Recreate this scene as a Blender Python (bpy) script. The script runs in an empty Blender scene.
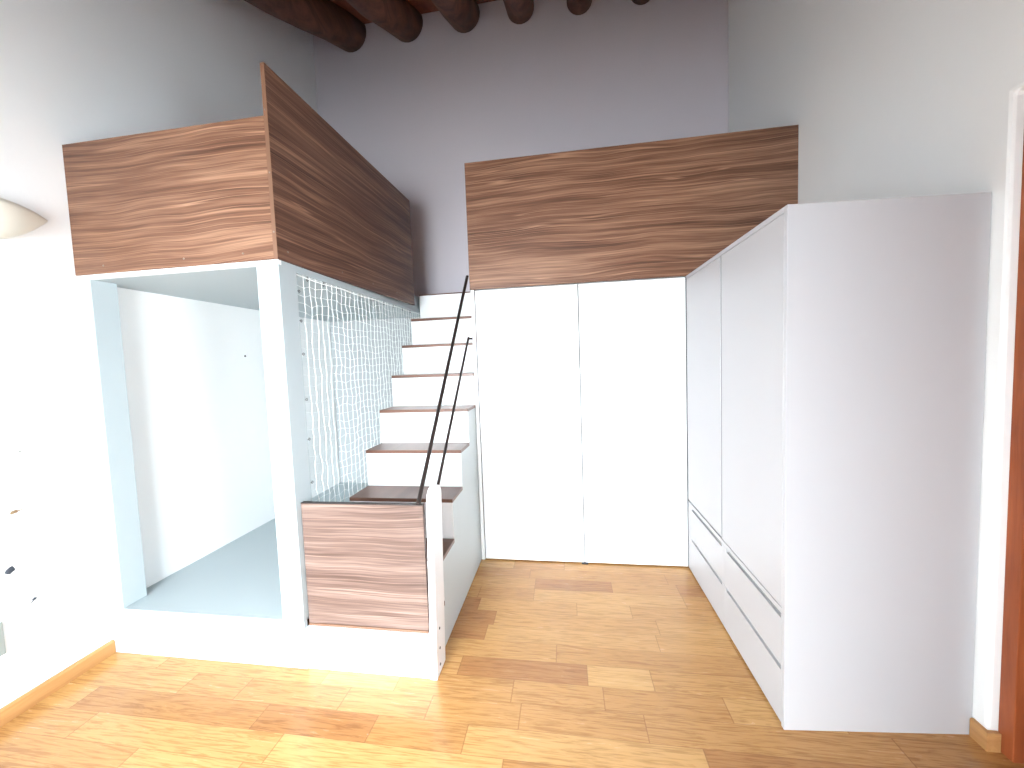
import bpy, bmesh, math, random
from mathutils import Vector, Matrix
random.seed(7)
S = bpy.context.scene
COL = S.collection

# ------------------------------------------------------------------ measures
XL, XR, YB = -2.481, 1.519, 3.727        # left wall, right wall, back wall
YR = -1.20                               # wall behind the camera
YL = 1.608                               # front of the left bunk
XP = -1.32                               # right side of the left bunk
YC = 2.693                               # closet front
XC, XS = -0.668, -0.669                  # closet left side, right side of the stairs
XW = 0.830                               # wardrobe front
HC = 2.040
RISE, S0, RUN = 0.2386, 1.6245, 0.2134
CEIL0, CSL = 4.965, 0.525                 # board underside at the back wall, slope

# ------------------------------------------------------------------ materials
def nt(name):
    m = bpy.data.materials.new(name); m.use_nodes = True
    t = m.node_tree; t.nodes.clear()
    o = t.nodes.new('ShaderNodeOutputMaterial'); b = t.nodes.new('ShaderNodeBsdfPrincipled')
    t.links.new(b.outputs[0], o.inputs[0])
    return m, t, b
def N(t, kind, **kw):
    n = t.nodes.new(kind)
    for k, v in kw.items():
        if isinstance(k, str) and hasattr(n, k): setattr(n, k, v)
    return n
def math_(t, op, a, b=None, c=None):
    n = t.nodes.new('ShaderNodeMath'); n.operation = op
    for i, v in enumerate((a, b, c)):
        if v is None: continue
        if isinstance(v, (int, float)): n.inputs[i].default_value = v
        else: t.links.new(v, n.inputs[i])
    return n.outputs[0]
def vec(t, x, y, z):
    n = t.nodes.new('ShaderNodeCombineXYZ')
    for i, v in enumerate((x, y, z)):
        if isinstance(v, (int, float)): n.inputs[i].default_value = v
        else: t.links.new(v, n.inputs[i])
    return n.outputs[0]
def noise(t, v, scale=1, detail=2, rough=.5, dist=0):
    n = t.nodes.new('ShaderNodeTexNoise')
    t.links.new(v, n.inputs['Vector']); n.inputs['Scale'].default_value = scale
    n.inputs['Detail'].default_value = detail; n.inputs['Roughness'].default_value = rough
    n.inputs['Distortion'].default_value = dist
    return n.outputs[0]
def ramp(t, f, stops):
    n = t.nodes.new('ShaderNodeValToRGB'); t.links.new(f, n.inputs[0])
    e = n.color_ramp.elements
    while len(e) < len(stops): e.new(.5)
    for i, (p, c) in enumerate(stops):
        e[i].position = p; e[i].color = (*c, 1)
    return n.outputs[0]
def mix(t, f, a, b, mode='MIX'):
    n = t.nodes.new('ShaderNodeMix'); n.data_type = 'RGBA'; n.blend_type = mode
    if isinstance(f, (int, float)): n.inputs[0].default_value = f
    else: t.links.new(f, n.inputs[0])
    for i, v in ((6, a), (7, b)):
        if isinstance(v, tuple): n.inputs[i].default_value = (*v, 1)
        else: t.links.new(v, n.inputs[i])
    return n.outputs[2]
def coords(t):
    tc = t.nodes.new('ShaderNodeTexCoord'); s = t.nodes.new('ShaderNodeSeparateXYZ')
    t.links.new(tc.outputs['Object'], s.inputs[0])
    return tc.outputs['Object'], s.outputs[0], s.outputs[1], s.outputs[2]
def bump(t, b, h, strength, dist=.002):
    n = t.nodes.new('ShaderNodeBump'); n.inputs['Strength'].default_value = strength
    n.inputs['Distance'].default_value = dist
    t.links.new(h, n.inputs['Height']); t.links.new(n.outputs[0], b.inputs['Normal'])

def plain(name, col, rough=.5, metal=0, var=.03, spec=.5):
    m, t, b = nt(name)
    o, x, y, z = coords(t)
    f = noise(t, o, 3.5, 3)
    c2 = tuple(max(0, c*(1-var)) for c in col)
    t.links.new(mix(t, f, c2, col), b.inputs['Base Color'])
    b.inputs['Roughness'].default_value = rough; b.inputs['Metallic'].default_value = metal
    b.inputs['Specular IOR Level'].default_value = spec
    return m
def plaster(name, col, bs=.25):
    m, t, b = nt(name)
    o, x, y, z = coords(t)
    t.links.new(mix(t, noise(t, o, 1.4, 4), tuple(c*.965 for c in col), col), b.inputs['Base Color'])
    b.inputs['Roughness'].default_value = .75; b.inputs['Specular IOR Level'].default_value = .25
    bump(t, b, noise(t, o, 22, 5, .6), bs, .004)
    return m
def walnut(name, axis, dark, mid, light, seed=0, rough=.42):
    """laminate with wavy grain running along axis"""
    m, t, b = nt(name)
    o, x, y, z = coords(t)
    l = {'x': x, 'y': y}[axis]
    w1 = noise(t, vec(t, math_(t, 'MULTIPLY', l, 1.3), seed, math_(t, 'MULTIPLY', z, 2.2)), 1, 1)
    w2 = noise(t, vec(t, math_(t, 'MULTIPLY', l, 4.5), seed, math_(t, 'MULTIPLY', z, 9)), 1, 1)
    zz = math_(t, 'ADD', z, math_(t, 'ADD', math_(t, 'MULTIPLY', w1, .085), math_(t, 'MULTIPLY', w2, .009)))
    band = noise(t, vec(t, math_(t, 'MULTIPLY', l, .8), seed+3.1, math_(t, 'MULTIPLY', zz, 15)), 1, 2, .5)
    fine = noise(t, vec(t, math_(t, 'MULTIPLY', l, 1.5), seed+9.7, math_(t, 'MULTIPLY', zz, 70)), 1, 3, .6)
    hair = noise(t, vec(t, math_(t, 'MULTIPLY', l, 3.2), seed+5.2, math_(t, 'MULTIPLY', zz, 230)), 1, 2, .6)
    f = math_(t, 'ADD', math_(t, 'ADD', math_(t, 'MULTIPLY', band, .34), math_(t, 'MULTIPLY', fine, .36)), math_(t, 'MULTIPLY', hair, .30))
    c = ramp(t, f, [(.36, dark), (.49, mid), (.64, light)])
    sl = noise(t, vec(t, math_(t, 'MULTIPLY', l, .5), seed+1.7, math_(t, 'MULTIPLY', zz, 30)), 1, 1, .4)
    r = math_(t, 'ABSOLUTE', math_(t, 'SUBTRACT', sl, .5))
    ln = ramp(t, r, [(0, (1, 1, 1)), (.022, (0, 0, 0))])
    mk = math_(t, 'MULTIPLY', ln, math_(t, 'MULTIPLY', noise(t, vec(t, math_(t, 'MULTIPLY', l, 1.2), seed+4, math_(t, 'MULTIPLY', zz, 6)), 1, 1), 1.5))
    c = mix(t, mk, c, tuple(min(1, a*1.25) for a in light))
    t.links.new(c, b.inputs['Base Color'])
    b.inputs['Roughness'].default_value = rough; b.inputs['Specular IOR Level'].default_value = .35
    return m
def parquet(name):
    m, t, b = nt(name)
    o, x, y, z = coords(t)
    W = .118
    v = math_(t, 'DIVIDE', math_(t, 'SUBTRACT', y, 2.122), W)
    row = math_(t, 'FLOOR', v)
    wr = t.nodes.new('ShaderNodeTexWhiteNoise'); wr.noise_dimensions = '1D'
    t.links.new(math_(t, 'ADD', row, .37), wr.inputs['W'])
    u = math_(t, 'DIVIDE', math_(t, 'ADD', x, math_(t, 'MULTIPLY', wr.outputs[0], 5.3)), .92)
    # boards of unequal length: shift every second joint
    cell = math_(t, 'FLOOR', u)
    wc = t.nodes.new('ShaderNodeTexWhiteNoise'); wc.noise_dimensions = '2D'
    t.links.new(vec(t, cell, row, 0), wc.inputs['Vector'])
    cut = math_(t, 'ADD', math_(t, 'MULTIPLY', wc.outputs[0], .4), .3)
    sub = math_(t, 'GREATER_THAN', math_(t, 'FRACT', u), cut)
    idn = t.nodes.new('ShaderNodeTexWhiteNoise'); idn.noise_dimensions = '3D'
    merge = math_(t, 'MULTIPLY', sub, math_(t, 'GREATER_THAN', math_(t, 'FRACT', math_(t, 'MULTIPLY', wc.outputs[0], 7.3)), .45))
    t.links.new(vec(t, cell, row, merge), idn.inputs['Vector'])
    tone = idn.outputs[0]
    base = ramp(t, tone, [(0, (.35, .158, .054)), (.14, (.42, .208, .070)), (.6, (.485, .257, .089)), (1, (.54, .31, .114))])
    off = math_(t, 'MULTIPLY', tone, 37)
    g1 = noise(t, vec(t, math_(t, 'ADD', math_(t, 'MULTIPLY', x, 3.4), off), math_(t, 'MULTIPLY', y, 42), off), 1, 4, .62, 2.2)
    g2 = noise(t, vec(t, math_(t, 'ADD', math_(t, 'MULTIPLY', x, 9), off), math_(t, 'MULTIPLY', y, 160), off), 1, 2, .5)
    g = ramp(t, math_(t, 'ADD', math_(t, 'MULTIPLY', g1, .65), math_(t, 'MULTIPLY', g2, .35)), [(.40, (.52, .43, .34)), (.53, (1, 1, 1))])
    c = mix(t, .62, base, g, 'MULTIPLY')
    fy = math_(t, 'ABSOLUTE', math_(t, 'SUBTRACT', math_(t, 'FRACT', v), .5))
    jy = math_(t, 'GREATER_THAN', fy, .490)
    ju = math_(t, 'ABSOLUTE', math_(t, 'SUBTRACT', math_(t, 'FRACT', u), .5))
    jx = math_(t, 'GREATER_THAN', ju, .4975)
    cutd = math_(t, 'LESS_THAN', math_(t, 'ABSOLUTE', math_(t, 'SUBTRACT', math_(t, 'FRACT', u), cut)), .0025)
    hasc = math_(t, 'GREATER_THAN', math_(t, 'FRACT', math_(t, 'MULTIPLY', wc.outputs[0], 7.3)), .45)
    j = math_(t, 'MAXIMUM', math_(t, 'MAXIMUM', jy, jx), math_(t, 'MULTIPLY', cutd, hasc))
    c = mix(t, math_(t, 'MULTIPLY', j, .55), c, (.20, .085, .03))
    t.links.new(c, b.inputs['Base Color'])
    b.inputs['Roughness'].default_value = .24
    b.inputs['Specular IOR Level'].default_value = .5
    rr = math_(t, 'ADD', .18, math_(t, 'MULTIPLY', g1, .14)); t.links.new(rr, b.inputs['Roughness'])
    bump(t, b, math_(t, 'SUBTRACT', math_(t, 'MULTIPLY', g1, .25), j), .12, .001)
    return m
def timber(name, axis, dark, light, rough=.5, sc=1):
    m, t, b = nt(name)
    o, x, y, z = coords(t)
    s = {'x': (2, 22, 22), 'y': (22, 2, 22), 'z': (22, 22, 2)}[axis]
    p = vec(t, math_(t, 'MULTIPLY', x, s[0]*sc), math_(t, 'MULTIPLY', y, s[1]*sc), math_(t, 'MULTIPLY', z, s[2]*sc))
    f = noise(t, p, 1, 4, .6, .6)
    t.links.new(ramp(t, f, [(.3, dark), (.7, light)]), b.inputs['Base Color'])
    b.inputs['Roughness'].default_value = rough; b.inputs['Specular IOR Level'].default_value = .3
    bump(t, b, f, .3, .004)
    return m

M = {}
M['wall_left'] = plaster('bright white plaster', (.85, .86, .855))
M['wall'] = plaster('white plaster', (.82, .82, .81))
M['wall_back'] = plaster('lilac white plaster', (.63, .585, .62), .2)
M['melamine'] = plain('white melamine board', (.86, .865, .875), .38, var=.015)
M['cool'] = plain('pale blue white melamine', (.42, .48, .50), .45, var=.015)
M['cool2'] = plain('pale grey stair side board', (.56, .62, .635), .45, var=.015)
M['back'] = plain('shade greyed back board', (.36, .385, .39), .55, var=.02)  # grey deepened to stand in for dimmer light behind the net
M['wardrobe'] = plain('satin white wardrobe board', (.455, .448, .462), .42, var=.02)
M['groove'] = plain('shadow grey groove', (.16, .16, .165), .7)
M['grip'] = plain('grey grip profile', (.20, .205, .21), .6)
WD, WM_, WL = (.070, .030, .018), (.170, .080, .047), (.33, .185, .115)
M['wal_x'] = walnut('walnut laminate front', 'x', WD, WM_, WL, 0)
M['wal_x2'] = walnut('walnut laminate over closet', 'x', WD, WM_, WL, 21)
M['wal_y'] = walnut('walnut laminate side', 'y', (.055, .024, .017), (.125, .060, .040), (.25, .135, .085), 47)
M['wal_low'] = walnut('walnut laminate gate', 'x', (.070, .042, .035), (.130, .083, .068), (.25, .178, .15), 63, .3)
M['tread'] = walnut('walnut tread', 'x', (.075, .033, .023), (.13, .062, .042), (.21, .11, .075), 80, .3)
M['edge'] = plain('brown edge band', (.20, .10, .058), .5, var=.15)
M['floor'] = parquet('oak plank floor')
M['base'] = timber('honey oak skirting', 'y', (.36, .17, .06), (.52, .28, .11), .4)
M['doorwood'] = timber('red brown door wood', 'z', (.20, .045, .015), (.34, .09, .03), .35)
M['log'] = timber('dark stained log', 'y', (.060, .020, .011), (.19, .072, .040), .6, .5)
M['board'] = timber('red brown ceiling boards', 'y', (.20, .045, .022), (.36, .095, .045), .5, .5)
M['metal'] = plain('dark bronze metal', (.055, .040, .036), .35, .7, .1)
M['screw'] = plain('steel screw', (.25, .20, .16), .5, .5)
M['dark'] = plain('dark screw hole', (.03, .03, .035), .7)
M['rope'] = plain('white nylon cord', (.88, .90, .88), .6)
M['lamp'] = plain('ivory plaster lamp shell', (.80, .79, .70), .6)
M['socket'] = plain('pale grey plastic plate', (.27, .29, .27), .4)
M['brown'] = plain('crumbled brown filler', (.30, .20, .11), .9, var=.4)
M['char'] = plain('charcoal wall chip', (.06, .07, .09), .9, var=.4)
M['frame'] = plain('white window paint', (.8, .8, .78), .4)

def glass():
    m, t, b = nt('window glass')
    t.nodes.remove(b)
    o = [n for n in t.nodes if n.type == 'OUTPUT_MATERIAL'][0]
    a = t.nodes.new('ShaderNodeBsdfTransparent'); g = t.nodes.new('ShaderNodeBsdfGlossy'); g.inputs['Roughness'].default_value = .02
    fr = t.nodes.new('ShaderNodeFresnel'); fr.inputs[0].default_value = 1.45
    mx = t.nodes.new('ShaderNodeMixShader')
    t.links.new(fr.outputs[0], mx.inputs[0]); t.links.new(a.outputs[0], mx.inputs[1]); t.links.new(g.outputs[0], mx.inputs[2])
    t.links.new(mx.outputs[0], o.inputs[0])
    return m
M['glass'] = glass()

# ------------------------------------------------------------------ mesh helpers
def prism(bm, pts, a, b, axis='z'):
    """polygon extruded from a to b along axis. pts are the two other coordinates in order"""
    def P(p, h):
        if axis == 'z': return (p[0], p[1], h)
        if axis == 'x': return (h, p[0], p[1])
        return (p[0], h, p[1])
    lo = [bm.verts.new(P(p, a)) for p in pts]; hi = [bm.verts.new(P(p, b)) for p in pts]
    fs = [bm.faces.new(lo), bm.faces.new(hi)]
    n = len(pts)
    for i in range(n): fs.append(bm.faces.new((lo[i], lo[(i+1) % n], hi[(i+1) % n], hi[i])))
    return fs
def box(bm, x0, x1, y0, y1, z0, z1):
    return prism(bm, [(x0, y0), (x1, y0), (x1, y1), (x0, y1)], z0, z1)
def tube(bm, pts, r, n=8, cap=True, closed=False):
    rings = []; pts = [Vector(p) for p in pts]
    for i, p in enumerate(pts):
        rr = r[i] if isinstance(r, (list, tuple)) else r
        d = (pts[min(i+1, len(pts)-1)] - pts[max(i-1, 0)]).normalized()
        u = d.cross(Vector((0, 0, 1)) if abs(d.z) < .9 else Vector((1, 0, 0))).normalized(); w = d.cross(u)
        rings.append([bm.verts.new(p + (u*math.cos(2*math.pi*k/n) + w*math.sin(2*math.pi*k/n))*rr) for k in range(n)])
    for a, b in zip(rings, rings[1:]):
        for k in range(n): bm.faces.new((a[k], a[(k+1) % n], b[(k+1) % n], b[k]))
    if cap:
        bm.faces.new(rings[0]); bm.faces.new(rings[-1])
def obj(name, bm, mat, parent=None, bev=0, smooth=False):
    bmesh.ops.recalc_face_normals(bm, faces=bm.faces)
    me = bpy.data.meshes.new(name); bm.to_mesh(me); bm.free()
    me.materials.append(M[mat] if isinstance(mat, str) else mat)
    o = bpy.data.objects.new(name, me); COL.objects.link(o)
    if smooth:
        for p in me.polygons: p.use_smooth = True
    if bev:
        md = o.modifiers.new('bevel', 'BEVEL'); md.width = bev; md.segments = 2; md.limit_method = 'ANGLE'; md.angle_limit = .6
    if parent:
        o.parent = parent
        # meshes are modelled in room coordinates: shift into the parent's frame
        w = parent; off = Vector((0, 0, 0))
        while w: off += w.location; w = w.parent
        me.transform(Matrix.Translation(-off))
    return o
def B(name, mat, parent, x0, x1, y0, y1, z0, z1, bev=.0015):
    bm = bmesh.new(); box(bm, x0, x1, y0, y1, z0, z1)
    return obj(name, bm, mat, parent, bev)
def thing(name, label, cat, loc, group=None):
    e = bpy.data.objects.new(name, None); COL.objects.link(e); e.location = loc; e.empty_display_size = .1
    return tag(e, label, cat, group)
def tag(o, label, cat, group=None):
    o['label'] = label; o['category'] = cat
    if group: o['group'] = group
    return o
def struct(o, label=None):
    o['kind'] = 'structure'
    if label: o['label'] = label
    return o
def origin(o, loc):
    loc = Vector(loc); o.data.transform(Matrix.Translation(-loc)); o.location = loc
    return o
def czl(y): return CEIL0 - CSL*(YB - y)

# ------------------------------------------------------------------ room
bm = bmesh.new(); box(bm, XL-.15, XR+.6, YR-.15, YB+.15, -.12, 0)
struct(obj('floor', bm, 'floor'), 'glossy honey coloured oak plank floor')
bm = bmesh.new(); prism(bm, [(YR, 0), (YB, 0), (YB, czl(YB)+.3), (YR, czl(YR)+.3)], XL-.15, XL, 'x')
struct(obj('wall_left', bm, 'wall_left'), 'white plaster wall on the left')
bm = bmesh.new(); box(bm, XL-.15, XR+.15, YB, YB+.15, 0, czl(YB)+.4)
struct(obj('wall_back', bm, 'wall_back'), 'tall lilac grey plaster wall at the back')
YD0, YD1, ZD = .55, 1.530, 2.346
VY0, VY1, VZ0, VZ1 = -1.0, .30, .55, 2.0
bm = bmesh.new()
prism(bm, [(VY1, 0), (YD0, 0), (YD0, ZD), (YD1, ZD), (YD1, 0), (YB, 0), (YB, czl(YB)+.3), (VY1, czl(VY1)+.3)], XR, XR+.15, 'x')
prism(bm, [(YR, 0), (VY0, 0), (VY0, czl(VY0)+.3), (YR, czl(YR)+.3)], XR, XR+.15, 'x')
box(bm, XR, XR+.15, VY0, VY1, 0, VZ0); prism(bm, [(VY0, VZ1), (VY1, VZ1), (VY1, czl(VY1)+.3), (VY0, czl(VY0)+.3)], XR, XR+.15, 'x')
struct(obj('wall_right', bm, 'wall', bev=.012), 'white plaster wall on the right with a door opening')
# rear wall with a glazed opening
WX0, WX1, WZ0, WZ1 = -1.95, -.15, .06, 2.12
bm = bmesh.new()
z1 = czl(YR)+.3
box(bm, XL, WX0, YR-.15, YR, 0, z1); box(bm, WX1, XR, YR-.15, YR, 0, z1)
box(bm, WX0, WX1, YR-.15, YR, 0, WZ0); box(bm, WX0, WX1, YR-.15, YR, WZ1, z1)
struct(obj('wall_front', bm, 'wall'), 'white plaster wall behind the viewer with a wide window')
wn = bpy.data.objects.new('window_1', None); COL.objects.link(wn); wn.location = ((WX0+WX1)/2, YR-.1, WZ0); struct(wn, 'wide white framed window behind the viewer')
bm = bmesh.new()
box(bm, WX0, WX1, YR-.10, YR-.05, WZ0, WZ0+.05); box(bm, WX0, WX1, YR-.10, YR-.05, WZ1-.05, WZ1)
for x in (WX0, (WX0+WX1)/2-.025, WX1-.05): box(bm, x, x+.05, YR-.10, YR-.05, WZ0+.05, WZ1-.05)
obj('window_frame', bm, 'frame', wn)
bm = bmesh.new(); xm = (WX0+WX1)/2
box(bm, WX0+.05, xm-.025, YR-.08, YR-.074, WZ0+.05, WZ1-.05); box(bm, xm+.025, WX1-.05, YR-.08, YR-.074, WZ0+.05, WZ1-.05)
obj('window_pane', bm, 'glass', wn)
wn = bpy.data.objects.new('added_window_2', None); COL.objects.link(wn); wn.location = (XR+.1, (VY0+VY1)/2, VZ0); struct(wn, 'added unseen white framed window in the right wall beside the viewer')  # unseen opening, added to let light onto the upper left wall
bm = bmesh.new(); vm = (VY0+VY1)/2
box(bm, XR+.05, XR+.10, VY0, VY1, VZ0, VZ0+.05); box(bm, XR+.05, XR+.10, VY0, VY1, VZ1-.05, VZ1)
for y in (VY0, vm-.025, VY1-.05): box(bm, XR+.05, XR+.10, y, y+.05, VZ0+.05, VZ1-.05)
obj('window_frame', bm, 'frame', wn)
bm = bmesh.new()
box(bm, XR+.074, XR+.08, VY0+.05, vm-.025, VZ0+.05, VZ1-.05); box(bm, XR+.074, XR+.08, vm+.025, VY1-.05, VZ0+.05, VZ1-.05)
obj('window_pane', bm, 'glass', wn)
# sloping board ceiling
bm = bmesh.new()
ys = (YR-.15, YB+.15)
nb = 30; bw = (XR-XL+.3)/nb
for i in range(nb):
    x0 = XL-.15+i*bw; g = .004
    prism(bm, [(ys[0], czl(ys[0])), (ys[1], czl(ys[1])), (ys[1], czl(ys[1])+.06), (ys[0], czl(ys[0])+.06)], x0+g, x0+bw-g*0, 'x')
prism(bm, [(ys[0], czl(ys[0])+.01), (ys[1], czl(ys[1])+.01), (ys[1], czl(ys[1])+.05), (ys[0], czl(ys[0])+.05)], XL-.14, XR+.14, 'x')
struct(obj('ceiling', bm, 'board'), 'sloping ceiling of red brown wooden boards')
# logs under the boards
zb = 4.712
logs = [(-2.048, .160), (-1.447, .158), (-.865, .150), (-.321, .130), (.231, .118), (.788, .112), (1.33, .108)]
llab = ['thick dark log beam under the ceiling nearest the left wall',
        'dark log beam, second from the left wall',
        'dark log beam, third from the left wall, above the stairs',
        'dark log beam at the middle of the back wall',
        'dark log beam second to the right of the stairs, above the closet doors',
        'short visible tip of dark log beam, rightmost one in view',
        'dark log beam closest to the right wall, out of the frame']
for i, (x, r) in enumerate(logs[:6]):
    bm = bmesh.new(); n = 14; pts = []; rs = []
    for k in range(n+1):
        y = YB-.005 - k/n*(YB-YR-.02)
        wob = .010*math.sin(k*1.7+i*2.1)
        pts.append((x+wob, y, zb+r/ math.cos(math.atan(CSL))*1.0 - CSL*(YB-y)+.006*math.sin(k*2.3+i)))
        rs.append(r*(1+.035*math.sin(k*2.9+i*1.3)))
    rs[0] = r; pts[0] = (x, pts[0][1], pts[0][2])
    # rings cut plumb so that the end sits flat on the back wall
    rings = []
    for p, rr in zip(pts, rs):
        rings.append([bm.verts.new((p[0]+rr*math.cos(a), p[1], p[2]+rr*math.sin(a)/math.cos(math.atan(CSL)))) for a in [2*math.pi*q/24 for q in range(24)]])
    for a, b in zip(rings, rings[1:]):
        for q in range(24): bm.faces.new((a[q], a[(q+1) % 24], b[(q+1) % 24], b[q]))
    bm.faces.new(rings[0]); bm.faces.new(rings[-1])
    o = obj('log_beam', bm, 'log', smooth=False)
    for p in o.data.polygons: p.use_smooth = len(p.vertices) == 4
    origin(o, (x, YB-.01, zb)); tag(o, llab[i], 'beam', 'log beams under the ceiling')
# skirting
bm = bmesh.new(); prism(bm, [(XL+.001, 0), (XL+.016, 0), (XL+.016, .062), (XL+.010, .072), (XL+.001, .072)], YR+.001, YL-.002, 'y')
struct(obj('baseboard_left', bm, 'base'), 'honey oak skirting along the left wall')
bm = bmesh.new(); prism(bm, [(XR+.03, YD1-.015), (XR-.015, YD1-.015), (XR-.015, 1.574), (XR-.001, 1.575), (XR-.001, YD1-.001), (XR+.03, YD1-.001)], 0, .072)
struct(obj('baseboard_right', bm, 'base'), 'short piece of oak skirting between wardrobe and door')
# door in the right wall
dr = bpy.data.objects.new('door_1', None); COL.objects.link(dr); dr.location = (XR+.08, (YD0+YD1)/2, 0); struct(dr, 'red brown wooden door in the right wall')
bm = bmesh.new()
box(bm, XR+.032, XR+.150, YD1-.05, YD1-.0005, 0, ZD-.001); box(bm, XR+.032, XR+.150, YD0+.0005, YD0+.05, 0, ZD-.001)
box(bm, XR+.032, XR+.150, YD0+.05, YD1-.05, ZD-.05, ZD-.001)
obj('door_frame', bm, 'doorwood', dr, .003)
bm = bmesh.new(); box(bm, XR+.085, XR+.125, YD0+.052, YD1-.052, .006, ZD-.052)
for z0, zz in ((.18, .95), (1.1, 2.12)): box(bm, XR+.078, XR+.0849, YD0+.17, YD1-.17, z0, zz)
dl = obj('door_leaf', bm, 'doorwood', dr, .003)
bm = bmesh.new(); tube(bm, [(XR+.077, YD0+.11, 1.03), (XR+.035, YD0+.11, 1.03), (XR+.03, YD0+.22, 1.03)], .009)
obj('door_handle', bm, 'screw', dl)
# ------------------------------------------------------------------ left bunk with loft
BZ = .25; DZ0, DZ1 = 2.002, 2.145
XSP = XP-.020                              # back face of the side panel
bunk = thing('loft_bed', 'white built-in loft bed with walnut guard panels and open nook against the left wall', 'loft bed', ((XL+XP)/2, (YL+YB)/2, 0))
g = .003
# platform of the lower nook (front board + floor board)
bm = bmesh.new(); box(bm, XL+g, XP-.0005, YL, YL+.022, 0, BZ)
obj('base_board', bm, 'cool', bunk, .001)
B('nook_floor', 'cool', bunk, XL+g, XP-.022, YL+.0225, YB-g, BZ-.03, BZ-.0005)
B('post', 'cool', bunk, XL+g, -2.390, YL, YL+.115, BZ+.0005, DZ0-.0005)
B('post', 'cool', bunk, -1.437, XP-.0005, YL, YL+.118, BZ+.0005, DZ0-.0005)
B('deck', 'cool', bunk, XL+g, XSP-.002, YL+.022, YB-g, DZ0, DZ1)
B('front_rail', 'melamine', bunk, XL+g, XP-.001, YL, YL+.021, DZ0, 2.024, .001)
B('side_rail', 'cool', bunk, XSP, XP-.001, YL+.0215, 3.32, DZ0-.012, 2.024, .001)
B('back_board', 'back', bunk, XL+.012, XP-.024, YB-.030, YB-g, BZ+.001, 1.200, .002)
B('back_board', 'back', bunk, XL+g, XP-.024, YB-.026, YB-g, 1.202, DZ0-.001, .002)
# cord net is hung from this rail; the panels
fp = B('front_guard_panel', 'wal_x', bunk, XL+g, XSP-.0015, YL, YL+.020, 2.026, 2.677, .001)
fp['label'] = 'lower walnut guard panel facing the room'
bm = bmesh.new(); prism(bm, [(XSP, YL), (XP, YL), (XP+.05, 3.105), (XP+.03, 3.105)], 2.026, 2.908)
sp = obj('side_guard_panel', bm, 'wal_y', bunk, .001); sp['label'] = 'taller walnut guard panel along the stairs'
bm = bmesh.new(); box(bm, XSP, XP, YL-.0012, YL-.0002, 2.026, 2.908)
obj('edge_band', bm, 'edge', sp)
def screw(parent, p, ax, r=.0045, mat='screw', L=.003):
    bm = bmesh.new(); d = Vector(ax)
    tube(bm, [Vector(p)-d*.001, Vector(p)+d*L*.6, Vector(p)+d*L], [r, r, r*.6], 10)
    return obj('screw', bm, mat, parent)
for x in (-2.3, -1.828, -1.502): screw(fp, (x, YL, 2.064), (0, -1, 0))
for y in (1.673, 2.098, 2.439, 2.783):
    xx = XP + .05*(y-YL)/(3.105-YL)
    screw(sp, (xx, y, 2.075), (1, 0, 0))
for z in (2.15, 2.42, 2.70): screw(sp, (XP-.010, YL-.001, z), (0, -1, 0), .004)
# ------------------------------------------------------------------ staircase
XT = -1.3165
stair = thing('staircase', 'steep white box staircase with walnut treads between loft bed and closet', 'stairs', ((XT+XS)/2, 2.4, 0))
def nk(k): return S0 + RUN*(k-1)
TT = .022
bm = bmesh.new()
cols = [(1.700, nk(2)+.006, RISE-TT)] + [(nk(k)+.006, (nk(k+1)+.006) if k < 9 else YB-g, RISE*k-(TT if k < 9 else .003)) for k in range(2, 10)]
for (a, b, h) in cols: box(bm, XT, XS-.002, a, b, 0, h)
bmesh.ops.remove_doubles(bm, verts=bm.verts, dist=.0001)
body_bm = bm
for k in range(1, 10):
    yr = 1.700 if k == 1 else nk(k)+.006
    B('riser', 'melamine', stair, XT+.0005, XS-.0025, yr-.0055, yr-.0005, RISE*(k-1)+(.001 if k > 1 else .0), RISE*k-TT-.001 if k < 9 else RISE*9-.003, 0)
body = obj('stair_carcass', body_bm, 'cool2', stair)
for k in range(1, 9):
    y0 = max(nk(k)-.0045, 1.690)
    t_ = B('tread', 'tread', stair, XT-.0005, XS+.0005, y0, nk(k+1)+.0003, RISE*k-TT+.0004, RISE*k, .0015)
B('landing', 'tread', stair, XT, XS-.003, nk(9)-.002, YB-g, RISE*9-.0025, RISE*9+.008, .001)
# low box and walnut board closing the foot of the stairs
B('front_board', 'melamine', stair, XP+.0005, -.6700, YL+.006, YL+.075, 0, .209, .001)
gate = B('gate_panel', 'wal_low', stair, XP+.0035, -.683, YL+.030, YL+.052, .222, .838, .0015)
gate['label'] = 'pinkish walnut board closing the foot of the stairs'
B('edge_band', 'edge', gate, XP+.0055, -.685, YL+.026, YL+.052, .2095, .2215, .002)
B('edge_band', 'metal', gate, XP+.0035, -.683, YL+.0295, YL+.0525, .8385, .8415, 0)
# newel board with rounded top
def lean(z): return (.9-z)/.9
bm = bmesh.new()
sec = [(YL, 0), (YL+.125, 0), (YL+.125, .865)] + [(YL+.062+.063*math.cos(a)*1.0, .865+.062*math.sin(a)) for a in [math.pi*q/12 for q in range(1, 12)]] + [(YL, .865)]
prism(bm, sec, 0, 1, 'x')
for v_ in bm.verts:
    z = v_.co.z; f = min(1, z/.9)
    xr = -.6415 + .022*f
    v_.co.x = xr - .032 + .032*v_.co.x
nw = obj('newel_board', bm, 'melamine', stair, .002)
for z in (.227, .127, .044): screw(nw, (-.6415+.022*z/.9, YL+.046, z), (1, 0, 0), .006, 'dark')
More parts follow.
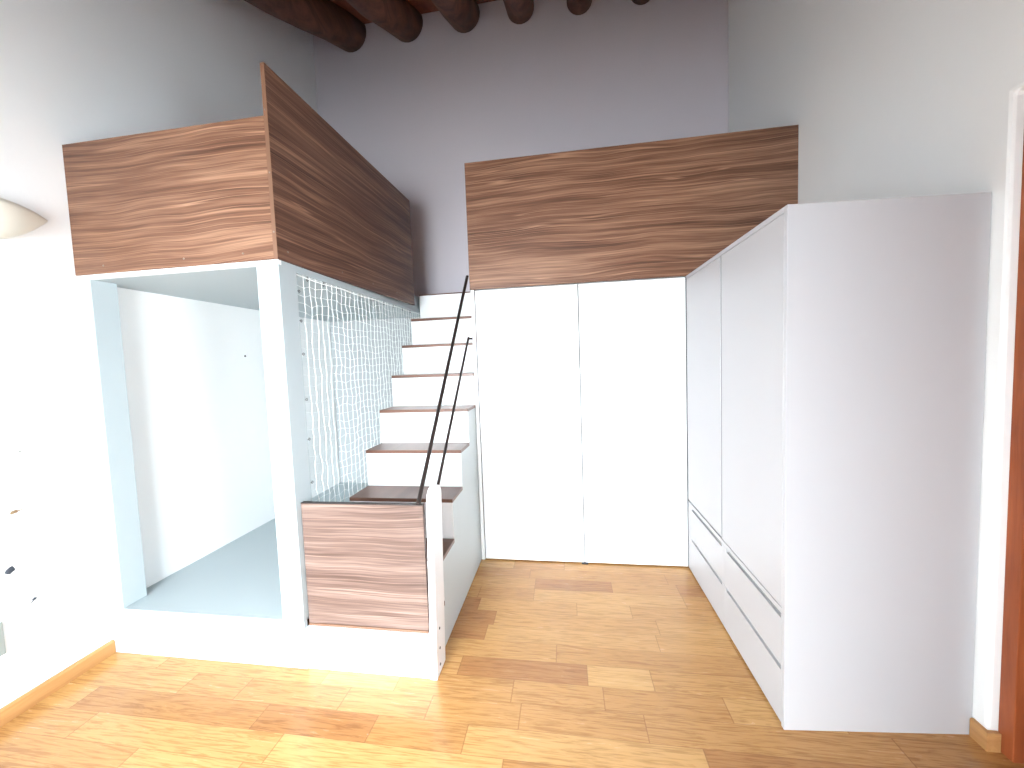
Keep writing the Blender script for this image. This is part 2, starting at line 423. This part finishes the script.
# ------------------------------------------------------------------ handrails
def rail(label, a, b, r, brk, bend=None):
    h = thing('handrail', label, 'handrail', a, 'dark metal stair handrails')
    bm = bmesh.new(); tube(bm, [a, b], r, 12); obj('rail', bm, 'metal', h, smooth=False)
    for p in brk:
        bm = bmesh.new(); tube(bm, [p[0], p[1]], .007, 8)
        tube(bm, [Vector(p[1])-Vector(p[2])*.004, Vector(p[1])], .014, 10)
        obj('bracket', bm, 'metal', h)
    return h
rail('longer dark metal handrail rising from the walnut gate board to the loft panel', (-.712, 1.662, .845), (-.688, 2.691, 2.140), .0105,
     [((-.7115, 1.668, .858), (-.7115, 1.656, .8418), (0, 0, -1))])
rail('shorter dark metal handrail behind the white newel board, ending at the closet side', (-.676, 1.742, .765), (-.700, 2.697, 1.694), .0085,
     [((-.700, 2.690, 1.686), (-.6695, 2.706, 1.686), (1, 0, 0)), ((-.676, 1.746, .768), (-.660, 1.7335, .768), (0, -1, 0))])
# ------------------------------------------------------------------ cord net
net = thing('safety_net', 'white knotted cord safety net strung between bunk post and stairs', 'net', (XP-.011, 2.5, 1.0))
XN = XP-.0105
def zlow(y):
    if y < nk(2): k = 1
    else: k = int((y-S0)/RUN)+1
    return .26 + 0*k
def xnet(y): return XN
bm = bmesh.new()
P0 = .047
ny = int((3.70-1.735)/P0); 
rng = random.Random(3)
NZ = 37
def jit(i, j):
    return Vector((XN+rng.uniform(-.003, .003), 1.738+i*P0+rng.uniform(-.007, .007), 1.985-j*P0+rng.uniform(-.010, .010)-.006*math.sin(i*.9)))
G = [[jit(i, j) for j in range(NZ)] for i in range(ny+1)]
for i in range(ny+1):
    G[i][0] = Vector((XN, G[i][0].y, 1.985))
for j in range(NZ): G[0][j].y = 1.733
def thin(bm, a, b, r):
    d = (b-a).normalized(); u = Vector((1, 0, 0)).cross(d).normalized(); w = Vector((1, 0, 0))
    off = [u*r, w*r, -u*r, -w*r]
    A = [bm.verts.new(a+o) for o in off]; Bv = [bm.verts.new(b+o) for o in off]
    for k in range(4): bm.faces.new((A[k], A[(k+1) % 4], Bv[(k+1) % 4], Bv[k]))
for i in range(ny+1):
    for j in range(NZ-1):
        thin(bm, G[i][j], G[i][j+1], .0021)
        if i < ny: thin(bm, G[i][j], G[i+1][j], .0009)
    for j in range(0, NZ):       # knots
        bmesh.ops.create_icosphere(bm, subdivisions=1, radius=.0038, matrix=Matrix.Translation(G[i][j])) if (i < 24) else None
obj('cord_mesh', bm, 'rope', net)
bm = bmesh.new(); tube(bm, [(XN, 1.732+(3.69-1.732)*k/40, 1.982-.006*abs(math.sin(k*math.pi/8))) for k in range(41)], .0028, 6)
obj('border_cord', bm, 'rope', net)
bm = bmesh.new(); tube(bm, [(XN, 1.732, 1.98-k*.05) for k in range(35)], .0024, 6)
obj('border_cord', bm, 'rope', net)
def hook(p, d):
    bm = bmesh.new(); p = Vector(p); d = Vector(d)
    tube(bm, [p, p+d*.012], .0025, 6)
    c = p+d*.018; tube(bm, [c+d*.006*math.cos(a)+Vector((0, 0, 1))*.006*math.sin(a) if abs(d.z) < .5 else c+d*.006*math.cos(a)+Vector((0, 1, 0))*.006*math.sin(a) for a in [2*math.pi*q/8 for q in range(9)]], .0018, 5)
    obj('hook', bm, 'dark', net)
for z in (1.9, 1.75, 1.581, 1.346, 1.139, .911): hook((XN-.012 if 0 else XP-.006, YL+.1185, z), (0, 1, 0))
for y in (1.82, 1.953, 2.08, 2.211, 2.35, 2.5, 2.66, 2.82, 2.98, 3.14): hook((XP-.0115, y, DZ0-.0125), (0, 0, -1))
# ------------------------------------------------------------------ closet under the right loft
clo = thing('closet', 'white built-in closet with two tall flat doors under the right loft', 'closet', ((XC+XR)/2, (YC+YB)/2, 0))
B('side_panel', 'melamine', clo, XC, XC+.026, YC, YB-g, 0, HC-.001)
B('carcass', 'groove', clo, XC+.0265, XR-g, YC+.028, YB-g, 0, HC-.006, 0)
XD = .108
d1 = B('closet_door', 'melamine', clo, XC+.033, XD-.003, YC, YC+.024, .010, HC-.008, .0015)
d1['label'] = 'left closet door beside the stairs'
d2 = B('closet_door', 'melamine', clo, XD+.004, XW-.004, YC, YC+.024, .010, HC-.008, .0015)
d2['label'] = 'right closet door beside the wardrobe'
bm = bmesh.new(); box(bm, XD-.022, XD+.024, YC-.010, YC+.018, .0005, .009)
obj('door_guide', bm, 'dark', clo, .001)
# ------------------------------------------------------------------ right loft
lof = thing('loft_platform', 'raised loft platform with wide walnut guard panel above the closet doors', 'loft platform', ((XC+XR)/2, (YC+YB)/2, HC))
B('deck', 'melamine', lof, XC+.0005, XR-g, YC+.022, YB-g, HC+.001, 2.147)
gp = B('guard_panel', 'wal_x2', lof, XC-.004, XR-.002, YC-.001, YC+.020, HC+.002, 2.943, .001)
B('edge_band', 'edge', gp, XC-.0055, XC-.0041, YC-.001, YC+.020, HC+.002, 2.943, 0)
# ------------------------------------------------------------------ wardrobe
YW, YW2, XWN = 1.5236, 1.5786, .8237
war = thing('wardrobe', 'tall white wardrobe with flat doors over grooved drawers along the right wall', 'wardrobe', ((XW+XR)/2, 2.1, 0))
bm = bmesh.new(); prism(bm, [(XWN, YW), (XR-g, YW2), (XR-g, YW2+.02), (XWN, YW+.02)], 0, HC)
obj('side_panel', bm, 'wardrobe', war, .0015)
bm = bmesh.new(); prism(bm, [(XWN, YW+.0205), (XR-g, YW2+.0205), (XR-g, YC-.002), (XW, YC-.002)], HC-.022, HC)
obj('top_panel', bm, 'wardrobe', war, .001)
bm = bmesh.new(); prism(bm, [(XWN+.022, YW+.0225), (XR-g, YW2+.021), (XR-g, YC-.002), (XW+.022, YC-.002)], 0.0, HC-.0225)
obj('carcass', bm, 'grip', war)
def fx(y): return XWN+(XW-XWN)*(y-YW)/(YC-YW)
def front(name, y0, y1, z0, z1, mat='wardrobe', t=.0205, off=0, bev=.0012, parent=None):
    bm = bmesh.new(); prism(bm, [(fx(y0)+off, y0), (fx(y0)+off+t, y0), (fx(y1)+off+t, y1), (fx(y1)+off, y1)], z0, z1)
    return obj(name, bm, mat, parent or war, bev)
YM0 = 2.118
ya, yb = YW+.0215, YC-.006
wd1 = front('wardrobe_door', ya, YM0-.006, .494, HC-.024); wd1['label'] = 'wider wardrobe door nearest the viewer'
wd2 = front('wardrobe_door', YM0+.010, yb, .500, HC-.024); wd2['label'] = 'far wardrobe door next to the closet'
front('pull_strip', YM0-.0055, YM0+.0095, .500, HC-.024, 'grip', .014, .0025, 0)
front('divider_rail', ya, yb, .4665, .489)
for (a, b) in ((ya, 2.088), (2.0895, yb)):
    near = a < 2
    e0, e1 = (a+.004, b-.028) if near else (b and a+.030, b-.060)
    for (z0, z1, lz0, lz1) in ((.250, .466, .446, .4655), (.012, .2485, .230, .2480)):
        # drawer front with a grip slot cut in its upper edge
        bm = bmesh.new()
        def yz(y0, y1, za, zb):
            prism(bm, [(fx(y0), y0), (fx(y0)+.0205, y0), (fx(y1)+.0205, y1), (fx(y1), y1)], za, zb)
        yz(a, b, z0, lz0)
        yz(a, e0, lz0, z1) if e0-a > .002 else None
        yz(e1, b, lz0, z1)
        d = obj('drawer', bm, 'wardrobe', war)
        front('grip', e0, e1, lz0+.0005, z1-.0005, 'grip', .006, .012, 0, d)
# ------------------------------------------------------------------ wall lamp: half bowl uplight
bm = bmesh.new()
cy, hz, L_, D_, Hh = 1.275, 2.283, .245, .108, .163
nu, nv = 32, 10
rows = []
for j in range(nv+1):
    q = math.pi/2*j/nv
    row = []
    for i in range(nu+1):
        tt = -math.cos(math.pi*i/nu); wv = 1-tt*tt
        row.append(bm.verts.new((XL+.001+D_*wv*math.cos(q), cy+L_*tt, hz-.012*(1-wv)-Hh*wv*math.sin(q))))
    rows.append(row)
for a, b in zip(rows, rows[1:]):
    for i in range(nu): bm.faces.new((a[i], a[i+1], b[i+1], b[i]))
bmesh.ops.remove_doubles(bm, verts=bm.verts, dist=.0004)
o = obj('wall_lamp', bm, 'lamp', smooth=True)
md = o.modifiers.new('shell', 'SOLIDIFY'); md.thickness = .005; md.offset = -1
origin(o, (XL, cy, hz-.1)); tag(o, 'ivory half bowl uplight mounted on the left wall', 'lamp')
# ------------------------------------------------------------------ socket and marks on the left wall
so = thing('wall_socket', 'pale grey socket plate low on the left wall at the frame edge', 'socket', (XL, 1.19, .38))
B('cover_plate', 'socket', so, XL+.0005, XL+.009, 1.150, 1.232, .30, .445, .003)
bm = bmesh.new(); tube(bm, [(XL+.0092, 1.191, .372), (XL+.0105, 1.191, .372)], .022, 20); obj('socket_insert', bm, 'lamp', so)
def chip(label, y, z, s, mat, seed, asp=1.0, tail=None):
    r = random.Random(seed); bm = bmesh.new(); n = 11
    ring = []
    for i in range(n):
        a = 2*math.pi*i/n; rr = s*(.6+.55*r.random())
        ring.append((y+rr*math.cos(a), z+asp*rr*math.sin(a)))
    c = bm.verts.new((XL+.0055, y, z))
    o_ = [bm.verts.new((XL+.0005, *p)) for p in ring]
    m_ = [bm.verts.new((XL+.003+.002*r.random(), y+(p[0]-y)*.7, z+(p[1]-z)*.7)) for p in ring]
    for i in range(n):
        k = (i+1) % n
        bm.faces.new((o_[i], o_[k], m_[k], m_[i])); bm.faces.new((m_[i], m_[k], c))
    bm.faces.new(o_)
    if tail:
        tube(bm, [(XL+.002, y, z), (XL+.0025, y+tail[0], z+tail[1])], [s*.3, s*.08], 5)
    q = obj('paint_chip', bm, mat); origin(q, (XL, y, z)); tag(q, label, 'wall mark', 'chipped spots on the left wall')
chip('small brown chipped spot on the left wall, topmost and tailed', 1.306, .906, .014, 'brown', 1, .75, (.03, .004))
chip('dark charcoal chipped spot on the left wall, largest of the marks', 1.276, .655, .018, 'char', 4, 1.1)
chip('thin dark slanted nick on the left wall, lowest of the marks', 1.338, .480, .009, 'char', 9, .8, (-.02, -.02))
chip('faint grey tiny nick high above the other wall marks', 1.345, 1.175, .006, 'socket', 12, 1)
bm = bmesh.new(); tube(bm, [(XL+.0008, 2.6, 1.625), (XL+.006, 2.6, 1.625)], [.008, .005], 10)
o = obj('wall_plug', bm, 'dark'); origin(o, (XL, 2.6, 1.625)); tag(o, 'small dark wall plug inside the bunk nook wall', 'wall plug')

# ------------------------------------------------------------------ light
w = bpy.data.worlds.new('World'); S.world = w; w.use_nodes = True
bg = w.node_tree.nodes['Background']; bg.inputs[0].default_value = (.80, .90, 1, 1); bg.inputs[1].default_value = 2.0
def area(name, loc, rot, sx, sy, e, col):
    l = bpy.data.lights.new(name, 'AREA'); l.shape = 'RECTANGLE'; l.size = sx; l.size_y = sy; l.energy = e; l.color = col
    o = bpy.data.objects.new(name, l); COL.objects.link(o); o.location = loc; o.rotation_euler = rot
    return o
SKY0, SKY1 = .55, 5.2
area('sky_daylight', (-1.2, -4.2, (SKY0+SKY1)/2), (math.radians(90), 0, 0), 5.0, SKY1-SKY0, 1650, (.86, .95, 1))
area('sky_daylight', (XR+2.0, -.5, 1.25), (math.radians(90), 0, math.radians(90)), 3.0, 2.6, 270, (.88, .95, 1))  # extra daylight outside the added side window, lifts the left wall
sl = bpy.data.lights.new('sun', 'SUN'); sl.energy = 4; sl.angle = math.radians(.6); sl.color = (1, .95, .87)
so_ = bpy.data.objects.new('sun', sl); COL.objects.link(so_)
so_.rotation_euler = Vector((-.12, 1, -1.0)).to_track_quat('-Z', 'Y').to_euler()

# ------------------------------------------------------------------ camera
YAW, PITCH, ROLL, F = -.1423, .0585, -.0365, 371.0
cyw, syw = math.cos(YAW), math.sin(YAW)
Fv = Vector((syw, cyw, 0)); Rv = Vector((cyw, -syw, 0)); Uv = Vector((0, 0, 1))
F2 = Fv*math.cos(PITCH) - Uv*math.sin(PITCH); U2 = Uv*math.cos(PITCH) + Fv*math.sin(PITCH)
R3 = Rv*math.cos(ROLL) + U2*math.sin(ROLL); U3 = U2*math.cos(ROLL) - Rv*math.sin(ROLL)
cd = bpy.data.cameras.new('camera'); cam = bpy.data.objects.new('camera', cd); COL.objects.link(cam)
m4 = Matrix((R3, U3, -F2)).transposed().to_4x4(); m4.translation = Vector((0, 0, 1.5))
cam.matrix_world = m4
cd.sensor_width = 36; cd.lens = 36*F/1024; cd.clip_start = .02
S.camera = cam
S.view_settings.view_transform = 'Standard'; S.view_settings.look = 'None'
S.view_settings.gamma = 1; S.view_settings.use_curve_mapping = False
S.view_settings.exposure = 1.33
